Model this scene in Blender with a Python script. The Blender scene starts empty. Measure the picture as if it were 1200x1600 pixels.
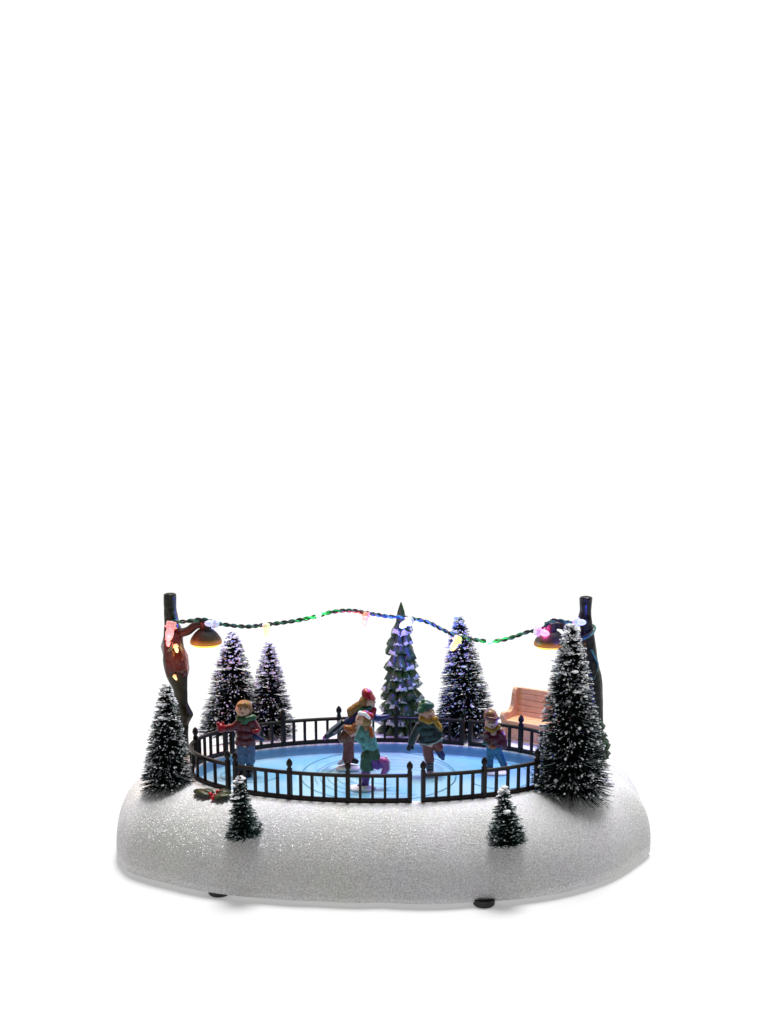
import bpy, math, random
import numpy as np
from mathutils import Vector, Matrix, noise
random.seed(7)
R = math.radians
PI = math.pi
sc = bpy.context.scene
COL = sc.collection
sc.unit_settings.scale_length = 0.033      # the ornament is about 27 cm wide
sc.view_settings.view_transform = 'Standard'
sc.view_settings.look = 'None'
sc.view_settings.exposure = 0
sc.render.engine = 'CYCLES'
try:
    sc.cycles.transparent_max_bounces = 16
    sc.cycles.max_bounces = 8
except Exception: pass

# ---------------------------------------------------------------- camera
H, ZB = 1.30, 0.08
E, D, FP = R(17.0), 25.0, 2500.0
CAM = Vector((0, -D*math.cos(E), H + D*math.sin(E)))
FW = Vector((0, math.cos(E), -math.sin(E)))
UP = Vector((0, math.sin(E), math.cos(E)))
RT = Vector((1, 0, 0))
cam = bpy.data.cameras.new('camera'); co = bpy.data.objects.new('camera', cam); COL.objects.link(co)
co.location = CAM; co.rotation_euler = (PI/2 - E, 0, 0)
cam.sensor_fit = 'HORIZONTAL'; cam.sensor_width = 36; cam.lens = 36*FP/1200
cam.shift_y = 400/1200; cam.clip_end = 2000
sc.camera = co
def ray(px, py): return FW + RT*((px-600)/FP) + UP*((1200-py)/FP)
def atz(px, py, z):
    d = ray(px, py); t = (z-CAM.z)/d.z; return CAM + d*t
def aty(px, py, y):
    d = ray(px, py); t = (y-CAM.y)/d.y; return CAM + d*t
def proj(p):
    v = Vector(p)-CAM; w = v.dot(FW)
    return 600+FP*v.dot(RT)/w, 1200-FP*v.dot(UP)/w

# ---------------------------------------------------------------- tags
def tag(o, label=None, cat=None, group=None, kind=None):
    if label: o['label'] = label
    if cat: o['category'] = cat
    if group: o['group'] = group
    if kind: o['kind'] = kind
    return o
def thing(name, loc, label, cat, group=None, rz=0):
    o = bpy.data.objects.new(name, None); COL.objects.link(o); o.empty_display_size = .1
    o.location = loc; o.rotation_euler = (0, 0, rz)
    return tag(o, label, cat, group)
def link(name, me, parent=None, world=True, mat=None, smooth=True):
    """mesh in world coordinates -> object, local to its parent's location"""
    o = bpy.data.objects.new(name, me); COL.objects.link(o)
    if mat: me.materials.append(mat)
    if smooth: me.polygons.foreach_set('use_smooth', [True]*len(me.polygons))
    if parent:
        o.parent = parent
        if world:
            root = parent
            while root.parent: root = root.parent
            me.transform(Matrix.Translation(root.location).inverted())
    return o

# ---------------------------------------------------------------- mesh builder
class MB:
    def __init__(s): s.v = []; s.f = []; s.mi = []; s.cur = 0
    def add(s, vs, fs):
        o = len(s.v); s.v += [tuple(v) for v in vs]; s.f += [tuple(i+o for i in f) for f in fs]; s.mi += [s.cur]*len(fs)
    def tube(s, path, rad, n=8, caps=True, rot=0):
        path = [Vector(p) for p in path]
        if not hasattr(rad, '__len__'): rad = [rad]*len(path)
        vs = []; ref = None
        for i, p in enumerate(path):
            a = path[max(i-1, 0)]; b = path[min(i+1, len(path)-1)]
            t = (b-a).normalized()
            if ref is None:
                ref = Vector((0, 0, 1)) if abs(t.z) < .9 else Vector((1, 0, 0))
            u = (ref - t*ref.dot(t)).normalized(); w = t.cross(u); ref = u
            for k in range(n):
                an = 2*PI*k/n+rot
                vs.append(p + (u*math.cos(an)+w*math.sin(an))*rad[i])
        fs = []
        for i in range(len(path)-1):
            for k in range(n):
                fs.append((i*n+k, i*n+(k+1) % n, (i+1)*n+(k+1) % n, (i+1)*n+k))
        if caps:
            fs.append(tuple(range(n-1, -1, -1))); m = (len(path)-1)*n
            fs.append(tuple(range(m, m+n)))
        s.add(vs, fs)
    def ball(s, c, r, nu=12, nv=8, M=None):
        if not hasattr(r, '__len__'): r = (r, r, r)
        vs = [Vector((0, 0, 1))]
        for j in range(1, nv):
            th = PI*j/nv
            for i in range(nu):
                ph = 2*PI*i/nu; vs.append(Vector((math.sin(th)*math.cos(ph), math.sin(th)*math.sin(ph), math.cos(th))))
        vs.append(Vector((0, 0, -1)))
        fs = [(0, 1+i, 1+(i+1) % nu) for i in range(nu)]
        for j in range(nv-2):
            for i in range(nu):
                a = 1+j*nu+i; b = 1+j*nu+(i+1) % nu
                fs.append((a, a+nu, b+nu, b))
        l = len(vs)-1; q = 1+(nv-2)*nu
        fs += [(l, q+(i+1) % nu, q+i) for i in range(nu)]
        vs = [Vector((v.x*r[0], v.y*r[1], v.z*r[2])) for v in vs]
        if M: vs = [M @ v for v in vs]
        c = Vector(c); s.add([v+c for v in vs], fs)
    def cap(s, a, ra, b, rb, n=12):
        s.ball(a, ra, n, 8); s.ball(b, rb, n, 8)
        a = Vector(a); b = Vector(b)
        if (b-a).length > 1e-4: s.tube([a, b], [ra*.985, rb*.985], n)
    def box(s, lo, hi, M=None):
        x0, y0, z0 = lo; x1, y1, z1 = hi
        vs = [Vector(p) for p in ((x0,y0,z0),(x1,y0,z0),(x1,y1,z0),(x0,y1,z0),(x0,y0,z1),(x1,y0,z1),(x1,y1,z1),(x0,y1,z1))]
        if M: vs = [M @ v for v in vs]
        s.add(vs, [(0,3,2,1),(4,5,6,7),(0,1,5,4),(1,2,6,5),(2,3,7,6),(3,0,4,7)])
    def lathe(s, c, prof, n=28):
        c = Vector(c); vs = []
        for r, z in prof:
            for k in range(n):
                a = 2*PI*k/n; vs.append(c+Vector((r*math.cos(a), r*math.sin(a), z)))
        fs = []
        for i in range(len(prof)-1):
            for k in range(n):
                fs.append((i*n+k, i*n+(k+1) % n, (i+1)*n+(k+1) % n, (i+1)*n+k))
        s.add(vs, fs)
    def mesh(s, name='m'):
        me = bpy.data.meshes.new(name); me.from_pydata(s.v, [], s.f)
        me.polygons.foreach_set('material_index', s.mi); me.update(); return me
    def build(s, name, mat, parent=None, smooth=True):
        me = s.mesh(name)
        if isinstance(mat, (list, tuple)):
            for m in mat[:-1]: me.materials.append(m)
            mat = mat[-1]
        return link(name, me, parent, mat=mat, smooth=smooth)

def blob(name, mb, mat, parent, vox=.012, sm=4):
    """fuse overlapping shapes into ONE continuous skin"""
    me = mb.mesh(); o = bpy.data.objects.new('tmp', me); COL.objects.link(o)
    m = o.modifiers.new('r', 'REMESH'); m.mode = 'VOXEL'; m.voxel_size = vox
    m2 = o.modifiers.new('s', 'SMOOTH'); m2.factor = .5; m2.iterations = sm
    dg = bpy.context.evaluated_depsgraph_get()
    me2 = bpy.data.meshes.new_from_object(o.evaluated_get(dg))
    bpy.data.objects.remove(o)
    return link(name, me2, parent, mat=mat)

# ---------------------------------------------------------------- materials
def nodes(name):
    m = bpy.data.materials.new(name); m.use_nodes = True
    nt = m.node_tree; return m, nt, nt.nodes['Principled BSDF']
def mat(name, col, rough=.5, var=.15, scale=12, bump=.0, bscale=60, spec=.5, metal=0, emis=None, es=0, trans=0, alpha=1, ior=1.45, coat=0, col2=None):
    m, nt, b = nodes(name)
    N = nt.nodes.new; L = nt.links.new
    tc = N('ShaderNodeTexCoord')
    nz = N('ShaderNodeTexNoise'); nz.inputs['Scale'].default_value = scale; nz.inputs['Detail'].default_value = 4
    L(tc.outputs['Object'], nz.inputs['Vector'])
    rp = N('ShaderNodeValToRGB'); e = rp.color_ramp.elements
    c = Vector(col); c2 = Vector(col2) if col2 else None
    lo = c*(1-var); hi = c2 if c2 else Vector([min(1, x*(1+var)) for x in c])
    e[0].position = .35; e[0].color = (*lo, 1); e[1].position = .65; e[1].color = (*hi, 1)
    L(nz.outputs['Fac'], rp.inputs['Fac']); L(rp.outputs['Color'], b.inputs['Base Color'])
    b.inputs['Roughness'].default_value = rough; b.inputs['Metallic'].default_value = metal
    b.inputs['Specular IOR Level'].default_value = spec
    b.inputs['Transmission Weight'].default_value = trans; b.inputs['IOR'].default_value = ior
    b.inputs['Alpha'].default_value = alpha; b.inputs['Coat Weight'].default_value = coat
    if bump:
        n2 = N('ShaderNodeTexNoise'); n2.inputs['Scale'].default_value = bscale; n2.inputs['Detail'].default_value = 3
        L(tc.outputs['Object'], n2.inputs['Vector'])
        bp = N('ShaderNodeBump'); bp.inputs['Strength'].default_value = bump; bp.inputs['Distance'].default_value = .02
        L(n2.outputs['Fac'], bp.inputs['Height']); L(bp.outputs['Normal'], b.inputs['Normal'])
    if emis:
        b.inputs['Emission Color'].default_value = (*emis, 1); b.inputs['Emission Strength'].default_value = es
    return m

def snow_mat():
    m, nt, b = nodes('glitter_snow'); N = nt.nodes.new; L = nt.links.new
    tc = N('ShaderNodeTexCoord')
    big = N('ShaderNodeTexNoise'); big.inputs['Scale'].default_value = .9; big.inputs['Detail'].default_value = 2
    L(tc.outputs['Object'], big.inputs['Vector'])
    r0 = N('ShaderNodeValToRGB'); e = r0.color_ramp.elements
    e[0].position = .35; e[0].color = (.78, .775, .745, 1); e[1].position = .65; e[1].color = (.78, .76, .795, 1)
    L(big.outputs['Fac'], r0.inputs['Fac'])
    fine = N('ShaderNodeTexNoise'); fine.inputs['Scale'].default_value = 42; fine.inputs['Detail'].default_value = 3
    L(tc.outputs['Object'], fine.inputs['Vector'])
    r1 = N('ShaderNodeValToRGB'); e = r1.color_ramp.elements
    e[0].position = .3; e[0].color = (.64, .64, .64, 1); e[1].position = .7; e[1].color = (1.08, 1.08, 1.08, 1)
    L(fine.outputs['Fac'], r1.inputs['Fac'])
    mx = N('ShaderNodeMix'); mx.data_type = 'RGBA'; mx.blend_type = 'MULTIPLY'; mx.inputs[0].default_value = 1
    L(r0.outputs['Color'], mx.inputs[6]); L(r1.outputs['Color'], mx.inputs[7])
    # glitter flakes: few cells, each a tiny mirror with its own tilt
    vo = N('ShaderNodeTexVoronoi'); vo.inputs['Scale'].default_value = 62
    L(tc.outputs['Object'], vo.inputs['Vector'])
    sp = N('ShaderNodeSeparateColor'); L(vo.outputs['Color'], sp.inputs['Color'])
    th = N('ShaderNodeMath'); th.operation = 'GREATER_THAN'; th.inputs[1].default_value = .74
    L(sp.outputs['Red'], th.inputs[0])
    ds = N('ShaderNodeMath'); ds.operation = 'LESS_THAN'; ds.inputs[1].default_value = .42
    L(vo.outputs['Distance'], ds.inputs[0])
    fl = N('ShaderNodeMath'); fl.operation = 'MULTIPLY'; L(th.outputs[0], fl.inputs[0]); L(ds.outputs[0], fl.inputs[1])
    m2 = N('ShaderNodeMix'); m2.data_type = 'RGBA'; L(fl.outputs[0], m2.inputs[0])
    L(mx.outputs[2], m2.inputs[6]); m2.inputs[7].default_value = (.97, .97, .97, 1)
    L(m2.outputs[2], b.inputs['Base Color'])
    b.inputs['Roughness'].default_value = .75
    bp = N('ShaderNodeBump'); bp.inputs['Strength'].default_value = .55; bp.inputs['Distance'].default_value = .02
    L(fine.outputs['Fac'], bp.inputs['Height']); L(bp.outputs['Normal'], b.inputs['Normal'])
    # flakes
    g = N('ShaderNodeBsdfGlossy'); g.inputs['Roughness'].default_value = .6; g.inputs['Color'].default_value = (1, 1, 1, 1)
    geo = N('ShaderNodeNewGeometry')
    sub = N('ShaderNodeVectorMath'); sub.operation = 'SUBTRACT'; sub.inputs[1].default_value = (.5, .5, .5)
    L(vo.outputs['Color'], sub.inputs[0])
    scl = N('ShaderNodeVectorMath'); scl.operation = 'SCALE'; scl.inputs['Scale'].default_value = 2.0; L(sub.outputs[0], scl.inputs[0])
    ad = N('ShaderNodeVectorMath'); ad.operation = 'ADD'; L(geo.outputs['Normal'], ad.inputs[0]); L(scl.outputs[0], ad.inputs[1])
    nn = N('ShaderNodeVectorMath'); nn.operation = 'NORMALIZE'; L(ad.outputs[0], nn.inputs[0]); L(nn.outputs[0], g.inputs['Normal'])
    ms = N('ShaderNodeMixShader'); f2 = N('ShaderNodeMath'); f2.operation = 'MULTIPLY'; f2.inputs[1].default_value = .45
    L(fl.outputs[0], f2.inputs[0]); L(f2.outputs[0], ms.inputs[0]); L(b.outputs[0], ms.inputs[1]); L(g.outputs[0], ms.inputs[2])
    L(ms.outputs[0], nt.nodes['Material Output'].inputs['Surface'])
    return m
def attr_mat(name, c0, c1, rough=.5, var=.3, bump=.3, scale=14):
    """two paints, chosen by the per-vertex 'paint' attribute, broken up by noise"""
    m, nt, b = nodes(name); N = nt.nodes.new; L = nt.links.new
    a = N('ShaderNodeAttribute'); a.attribute_name = 'paint'
    tc = N('ShaderNodeTexCoord'); nz = N('ShaderNodeTexNoise'); nz.inputs['Scale'].default_value = scale; nz.inputs['Detail'].default_value = 4
    L(tc.outputs['Object'], nz.inputs['Vector'])
    r0 = N('ShaderNodeValToRGB'); e = r0.color_ramp.elements
    e[0].position = .35; e[0].color = (*[x*(1-var) for x in c0], 1); e[1].position = .65; e[1].color = (*[x*(1+var*1.5) for x in c0], 1)
    L(nz.outputs['Fac'], r0.inputs['Fac'])
    ad = N('ShaderNodeMath'); ad.operation = 'ADD'; L(a.outputs['Fac'], ad.inputs[0]); 
    sb = N('ShaderNodeMath'); sb.operation = 'MULTIPLY_ADD'; sb.inputs[1].default_value = 1.2; sb.inputs[2].default_value = -.6
    L(nz.outputs['Fac'], sb.inputs[0]); L(sb.outputs[0], ad.inputs[1])
    st = N('ShaderNodeMapRange'); st.inputs['From Min'].default_value = .42; st.inputs['From Max'].default_value = .58
    L(ad.outputs[0], st.inputs['Value'])
    mx = N('ShaderNodeMix'); mx.data_type = 'RGBA'; L(st.outputs[0], mx.inputs[0]); L(r0.outputs['Color'], mx.inputs[6]); mx.inputs[7].default_value = (*c1, 1)
    L(mx.outputs[2], b.inputs['Base Color']); b.inputs['Roughness'].default_value = rough
    n2 = N('ShaderNodeTexNoise'); n2.inputs['Scale'].default_value = 45; L(tc.outputs['Object'], n2.inputs['Vector'])
    bp = N('ShaderNodeBump'); bp.inputs['Strength'].default_value = bump; bp.inputs['Distance'].default_value = .02
    L(n2.outputs['Fac'], bp.inputs['Height']); L(bp.outputs['Normal'], b.inputs['Normal'])
    return m

M = {}
M['snow'] = snow_mat()
M['ice'] = mat('ice', (.20, .50, .76), .22, .06, .7, bump=.03, bscale=6, col2=(.42, .61, .74))
M['pondwall'] = mat('pond_wall_blue', (.13, .32, .50), .45, .08, 2)
M['groove'] = mat('groove_paint', (.05, .21, .29), .5, .2)
M['iron'] = mat('dark_brown_plastic', (.016, .011, .010), .35, .25, 30, bump=.15, bscale=40, spec=.22)
M['wire'] = mat('twisted_black_wire', (.012, .014, .012), .4, .2)
M['bristle'] = mat('dark_green_bristle', (.006, .014, .012), .6, .4, 5, spec=.2)
M['bristle_g'] = mat('green_grey_bristle', (.014, .042, .032), .6, .4, 6, spec=.2)
M['flock'] = mat('white_flocking', (.86, .87, .90), .8, .06, 30)
M['frost'] = mat('frosted_bristle_end', (.34, .40, .42), .7, .3, 20)
M['resintree'] = attr_mat('painted_conifer', (.034, .078, .034), (.80, .82, .86), rough=.42)
M['bark'] = mat('glossy_black_bark', (.006, .006, .0055), .3, .5, 10, bump=.8, bscale=14, spec=.3)
M['barkmoss'] = mat('mossy_bark', (.007, .006, .005), .3, .5, 5, bump=.9, bscale=12, spec=.35, col2=(.022, .024, .007))
M['shade'] = mat('bronze_plastic', (.030, .023, .019), .48, .2, 20, spec=.35)
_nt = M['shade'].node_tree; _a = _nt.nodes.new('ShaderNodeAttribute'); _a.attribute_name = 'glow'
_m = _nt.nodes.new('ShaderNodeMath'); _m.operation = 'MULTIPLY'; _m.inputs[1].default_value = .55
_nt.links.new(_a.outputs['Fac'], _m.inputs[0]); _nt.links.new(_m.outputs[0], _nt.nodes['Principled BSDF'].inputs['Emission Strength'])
_nt.nodes['Principled BSDF'].inputs['Emission Color'].default_value = (1, .36, .04, 1)  # painted glow on the lower rim, standing in for lamp light through the plastic
M['bench'] = mat('tan_painted_wood', (.80, .45, .22), .6, .10, 7, bump=.12, bscale=40)
M['green_cord'] = mat('teal_green_cord', (.03, .15, .115), .4, .2)
M['black_cord'] = mat('black_cord', (.010, .016, .014), .4, .2)
M['rubber'] = mat('black_rubber', (.012, .012, .012), .5, .2)
M['leaf'] = mat('holly_leaf', (.035, .05, .02), .35, .5, 14, bump=.4, bscale=30)
M['berry'] = mat('red_berry', (.45, .01, .02), .25, .1)
M['film'] = mat('red_lit_film', (.13, .004, .003), .08, .3, 4, bump=.6, bscale=9, alpha=.38, col2=(.09, .045, .05))  # clear plastic; the red of the LEDs is painted into its colour
def paint(name, col, rough=.3, var=.32, scale=18, **k): return mat(name, Vector(col)*(.66 if max(col) < .6 else 1), rough, var, scale, bump=.25, bscale=26, **k)
P = dict(
 skin=paint('painted_skin', (.62, .36, .25), .4, .12), hair_o=paint('ginger_hair', (.40, .17, .04), .4, .4, 30),
 hair_b=paint('blond_hair', (.46, .30, .12), .4, .3, 30), green=paint('green_cloth', (.03, .13, .045)),
 maroon=paint('maroon_coat', (.17, .016, .028)), red=paint('red_cloth', (.45, .015, .035)), denim=paint('denim_blue', (.14, .22, .40)),
 teal=paint('teal_coat', (.14, .42, .40), .4, .22), olive=paint('green_skirt', (.035, .11, .045), .4, .4), purple=paint('violet_boot', (.24, .055, .38)),
 pink=paint('pink_boot', (.55, .11, .42), .35, .25), orange=paint('orange_mitten', (.55, .14, .03)), navy=paint('navy_sleeve', (.025, .04, .20), .35, .5),
 brick=paint('brick_trousers', (.30, .055, .035)), black=paint('black_boot', (.012, .014, .018), .3), dkgreen=paint('bottle_green_coat', (.014, .045, .045), .38, .4),
 yellow=paint('ochre_scarf', (.50, .25, .02)), lime=paint('green_hat', (.03, .30, .06), .35, .6, 14, col2=(.03, .08, .10)), cyan=paint('teal_jeans', (.04, .24, .38)),
 white=paint('white_stand', (.80, .80, .84), .5, .05), silver=paint('silver_skate', (.42, .45, .46), .3, .2), brown=paint('brown_sleeve', (.16, .07, .04)),
 skirt=paint('rust_skirt', (.30, .10, .05), .4, .4), grey=paint('grey_stripe', (.42, .40, .46), .3), cap=paint('ochre_cap', (.36, .15, .06), .35, .5, 30),
 eye=paint('eye_paint', (.02, .015, .012), .3), lip=paint('lip_paint', (.42, .08, .07), .4))

# ---------------------------------------------------------------- the snow base
front = [(183,1343),(199,1362),(262,1380),(326,1394),(412,1403),(500,1408),(600,1410),(742,1409),(825,1403),(900,1390),(956,1371),(995,1347),(1014,1326)]
pts = [atz(x, y, ZB).xy for x, y in front]
pts += [Vector(p) for p in ((4.18,-.4),(4.14,.15),(4.12,.9),(3.88,1.75),(3.2,2.4),(2.3,2.75),(1.2,3.1),(0,3.2),(-1.2,3.12),(-2.3,2.75),(-3.1,2.2),(-3.65,1.5),(-4.02,.8),(-4.19,.1))]
ang = np.array([math.atan2(p[1], p[0]) for p in pts]); rad = np.array([math.hypot(p[0], p[1]) for p in pts])
o_ = np.argsort(ang); ang = ang[o_]; rad = rad[o_]
TH = np.linspace(-PI, PI, 721)
RO = np.interp(TH, ang, rad, period=2*PI)
k = np.hanning(11); k /= k.sum()
RO = np.convolve(np.concatenate([RO[-20:-1], RO, RO[1:20]]), k, 'same')[19:-19]
def r_out(a): return float(np.interp(a, TH, RO))
# fence ellipse, from its front, back and side points on the top plane
yf, yb = atz(640, 1254, H).y, atz(590, 1159, H).y
xl, xr = atz(299, 1206, H).x, atz(884, 1206, H).x
FX, FY, FA, FB = (xl+xr)/2, (yf+yb)/2, (xr-xl)/2, (yb-yf)/2
print('ellipse', FX, FY, FA, FB)
PA, PB = FA-.05, FB-.055            # pond edge
def pond(a, da=0): # polar radius (about FX,FY) of pond edge
    return (PA+da)*(PB+da)/math.hypot((PB+da)*math.cos(a), (PA+da)*math.sin(a))
def prof(s, a):
    f = max(0, -math.sin(a))
    n = 2.7 - 0.7*f**1.2 + (.7+1.3*max(0, math.cos(a)))*max(0, math.sin(a))
    return max(0, 1-s**n)**(1/n)
def edge_from(a):
    """outer distance from pond centre in direction a"""
    c = Vector((FX, FY)); d = Vector((math.cos(a), math.sin(a))); lo, hi = 0, 6
    for _ in range(22):
        m = (lo+hi)/2; p = c+d*m
        if p.length < r_out(math.atan2(p.y, p.x)): lo = m
        else: hi = m
    return lo
EDGE = np.array([edge_from(a) for a in TH])
def surf(x, y):
    dx, dy = x-FX, y-FY; a = math.atan2(dy, dx); r = math.hypot(dx, dy); ri = pond(a, .06)
    if r < ri: return H
    ro = float(np.interp(a, TH, EDGE)); s = (r-ri)/(ro-ri)
    if s >= 1: return 0
    und = .018*noise.noise(Vector((x*1.3, y*1.3, 3)))*min(1, s*5)
    return ZB + (H-ZB)*prof(s, a) + und
def hit(px, py):
    d = ray(px, py); t = 15.0
    while t < 40:
        p = CAM+d*t
        if p.z < surf(p.x, p.y): return p
        t += .004
    return CAM+d*25
base = thing('snow_base', (0, 0, 0), 'glittery white snow-covered oval base carrying the miniature skating rink', 'snow base')
mb = MB(); NA = 360; rings = []
ss = [0, .004, .012] + [x for x in np.linspace(.03, .9, 34)] + [.92, .94, .955, .97, .98, .988, .994, .998, 1.0]
vs = []
for q in ss:
    for i in range(NA):
        a = -PI+2*PI*i/NA; ri = pond(a); ro = float(np.interp(a, TH, EDGE)); r = ri+(ro-ri)*q
        x, y = FX+r*math.cos(a), FY+r*math.sin(a)
        if q < .01: z = H - (.02 if q == 0 else .004)
        elif q >= 1: z = ZB
        else: z = max(ZB, surf(x, y))
        vs.append((x, y, z))
# bottom lip turned in
for q, z in ((.985, ZB-.006), (.9, ZB), (.3, ZB)):
    for i in range(NA):
        a = -PI+2*PI*i/NA; ro = float(np.interp(a, TH, EDGE)); r = ro*q
        vs.append((FX+r*math.cos(a), FY+r*math.sin(a), z))
fs = []
nr = len(ss)+3
for j in range(nr-1):
    for i in range(NA):
        fs.append((j*NA+i, (j+1)*NA+i, (j+1)*NA+(i+1) % NA, j*NA+(i+1) % NA))
fs.append(tuple((nr-1)*NA+i for i in range(NA)))
mb.add(vs, fs); mb.build('snow_shell', M['snow'], base)
IZ = H-.15
mb = MB(); vs = []; fs = []
wp = [(0, H-.019), (-.012, H-.03), (-.03, H-.08), (-.055, IZ+.01), (-.075, IZ-.01)]
for d, z in wp:
    for i in range(NA):
        a = -PI+2*PI*i/NA; r = pond(a, d); vs.append((FX+r*math.cos(a), FY+r*math.sin(a), z))
for j in range(len(wp)-1):
    for i in range(NA): fs.append((j*NA+i, j*NA+(i+1) % NA, (j+1)*NA+(i+1) % NA, (j+1)*NA+i))
mb.add(vs, fs); mb.build('pond_wall', M['pondwall'], base)
mb = MB(); vs = [(FX, FY, IZ)]
for i in range(NA):
    a = -PI+2*PI*i/NA; r = pond(a, -.05); vs.append((FX+r*math.cos(a), FY+r*math.sin(a), IZ))
mb.add(vs, [(0, 1+i, 1+(i+1) % NA) for i in range(NA)]); mb.build('ice', M['ice'], base)
# grooves in the ice (the tracks the skaters run in, and the turning disc)
def ring_pts(cx, cy, rx, ry, a0=0, a1=360, n=72):
    return [(cx+rx*math.cos(R(a0+(a1-a0)*i/n)), cy+ry*math.sin(R(a0+(a1-a0)*i/n)), IZ+.002) for i in range(n+1)]
def groove(mb, path, w):
    vs = []; n = len(path)
    for i, p in enumerate(path):
        a = Vector(path[max(0, i-1)]); b = Vector(path[min(n-1, i+1)]); t = (b-a).normalized(); s_ = Vector((-t.y, t.x, 0))*w/2
        vs += [Vector(p)+s_+Vector((0,0,.003)), Vector(p)-s_+Vector((0,0,.003))]
    mb.add(vs, [(2*i, 2*i+1, 2*i+3, 2*i+2) for i in range(n-1)])
gm = MB()
def pxring(x0, x1, y0, y1, w=.012, a0=0, a1=360, dx=0, dy=0):
    A = atz((x0+x1)/2, y0, IZ); B = atz((x0+x1)/2, y1, IZ); C = atz(x0, (y0+y1)/2, IZ); G = atz(x1, (y0+y1)/2, IZ)
    groove(gm, ring_pts((C.x+G.x)/2, (A.y+B.y)/2, (G.x-C.x)/2, (A.y-B.y)/2, a0, a1), w)
pxring(470, 713, 1174, 1252, .016)
pxring(492, 712, 1180, 1250, .009, -60, 200)
for i, (a, b) in enumerate(((500, 200), (512, 186), (526, 170), (541, 152), (556, 134))):
    pxring(a, a+b, 1182+i*5, 1246-i*5, .009, 20-15*i, 300-10*i)
pxring(345, 434, 1201, 1223, .013)
pxring(728, 832, 1192, 1233, .016, -150, 110)
gm.build('groove_lines', M['groove'], base)
for px, py in ((341, 1398), (757, 1415), (450, 0), (760, 0)):
    p = atz(px, py+5, 0) if py else Vector(((px-600)/100*1.1, 1.9, 0))
    if py: p += Vector((0, .14, 0))
    m_ = MB(); m_.lathe((p.x, p.y, 0), [(0.001, .001), (.135, .001), (.155, .02), (.16, .05), (.16, .11)], 24)
    m_.build('rubber_foot', M['rubber'], base)

# ---------------------------------------------------------------- fences
def fpt(a, z=H): return Vector((FX+FA*math.cos(a), FY+FB*math.sin(a), z))
def f_ang(px, back):
    best = None
    for i in range(2001):
        a = (PI*i/2000) if back else (-PI*i/2000)
        e = abs(proj(fpt(a))[0]-px)
        if best is None or e < best[0]: best = (e, a)
    return best[1]
RB, RTOP = H+.035, H+.43
def fence(posts, label, nb):
    """posts: list of (angle, has_finial); nb balusters between posts"""
    c = fpt(posts[len(posts)//2][0])
    t = thing('fence_section', c, label, 'fence', 'dark fence sections around the rink')
    a0, a1 = posts[0][0], posts[-1][0]
    n = 60; A = [a0+(a1-a0)*i/n for i in range(n+1)]
    for z, hh, ww in ((RTOP-.02, .024, .028), (RB, .03, .026)):
        m_ = MB(); vs = []
        for a in A:
            p = fpt(a, z); nrm = Vector((FB*math.cos(a), FA*math.sin(a), 0)).normalized()
            vs += [p-nrm*ww+Vector((0,0,-hh)), p+nrm*ww+Vector((0,0,-hh)), p+nrm*ww*1.0+Vector((0,0,hh*.5)), p+nrm*ww*.55+Vector((0,0,hh)), p-nrm*ww*.55+Vector((0,0,hh)), p-nrm*ww+Vector((0,0,hh*.5))]
        fs = [(i*6+k, i*6+(k+1) % 6, i*6+6+(k+1) % 6, i*6+6+k) for i in range(n) for k in range(6)]
        fs += [tuple(range(5, -1, -1)), tuple(n*6+k for k in range(6))]
        m_.add(vs, fs); m_.build('rail', M['iron'], t, smooth=False)
    for a, fin in posts:
        p = fpt(a); m_ = MB()
        top = RTOP+.045 if fin else RTOP-.005
        m_.tube([(p.x, p.y, H-.02), (p.x, p.y, top)], .043, 4, rot=PI/4+a)
        po = m_.build('post', M['iron'], t, smooth=False)
        if fin:
            f = MB(); f.lathe((p.x, p.y, top), [(0.001, -.01), (.036, -.005), (.026, .012), (.030, .026), (.044, .05), (.047, .075), (.040, .105), (.024, .13), (.008, .148), (.001, .15)], 14)
            f.build('finial', M['iron'], po)
    for (a, _), (b, _), k in zip(posts, posts[1:], nb):
        for i in range(1, k+1):
            q = a+(b-a)*i/(k+1); p = fpt(q); m_ = MB()
            m_.tube([(p.x, p.y, RB), (p.x, p.y, RTOP-.03)], .027, 4, rot=PI/4+q); m_.build('baluster', M['iron'], t, smooth=False)
Fr = lambda x: f_ang(x, False)
Bk = lambda x: f_ang(x, True)
fence([(Fr(369), 1), (Fr(453), 1), (Fr(544), 1), (Fr(640), 1)], 'long front fence section left of the gap in the rink fence', [4, 4, 4])
fence([(Fr(661), 1), (Fr(756), 1), (Fr(838), 1)], 'front fence section right of the gap, behind the small right tree', [4, 4])
fence([(Bk(353), 0), (Bk(307), 1), (Fr(357)-2*PI*0+2*PI, 1)], 'tightly curved fence section wrapping the left end of the rink', [4, 6])
fence([(Bk(363), 0), (Bk(443), 1), (Bk(530), 1), (Bk(619), 1), (Bk(722), 0)], 'long back fence section behind the skaters, in front of the painted conifer', [4, 4, 4, 4])
fence([(Bk(735), 0), (Bk(813), 1), (Bk(858), 0)], 'back fence section in front of the bench', [3, 2])
fence([(Bk(866), 0), (0.02, 1), (Fr(852), 1)], 'fence section at the right end of the rink, behind the tall tree', [2, 5])

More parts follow.
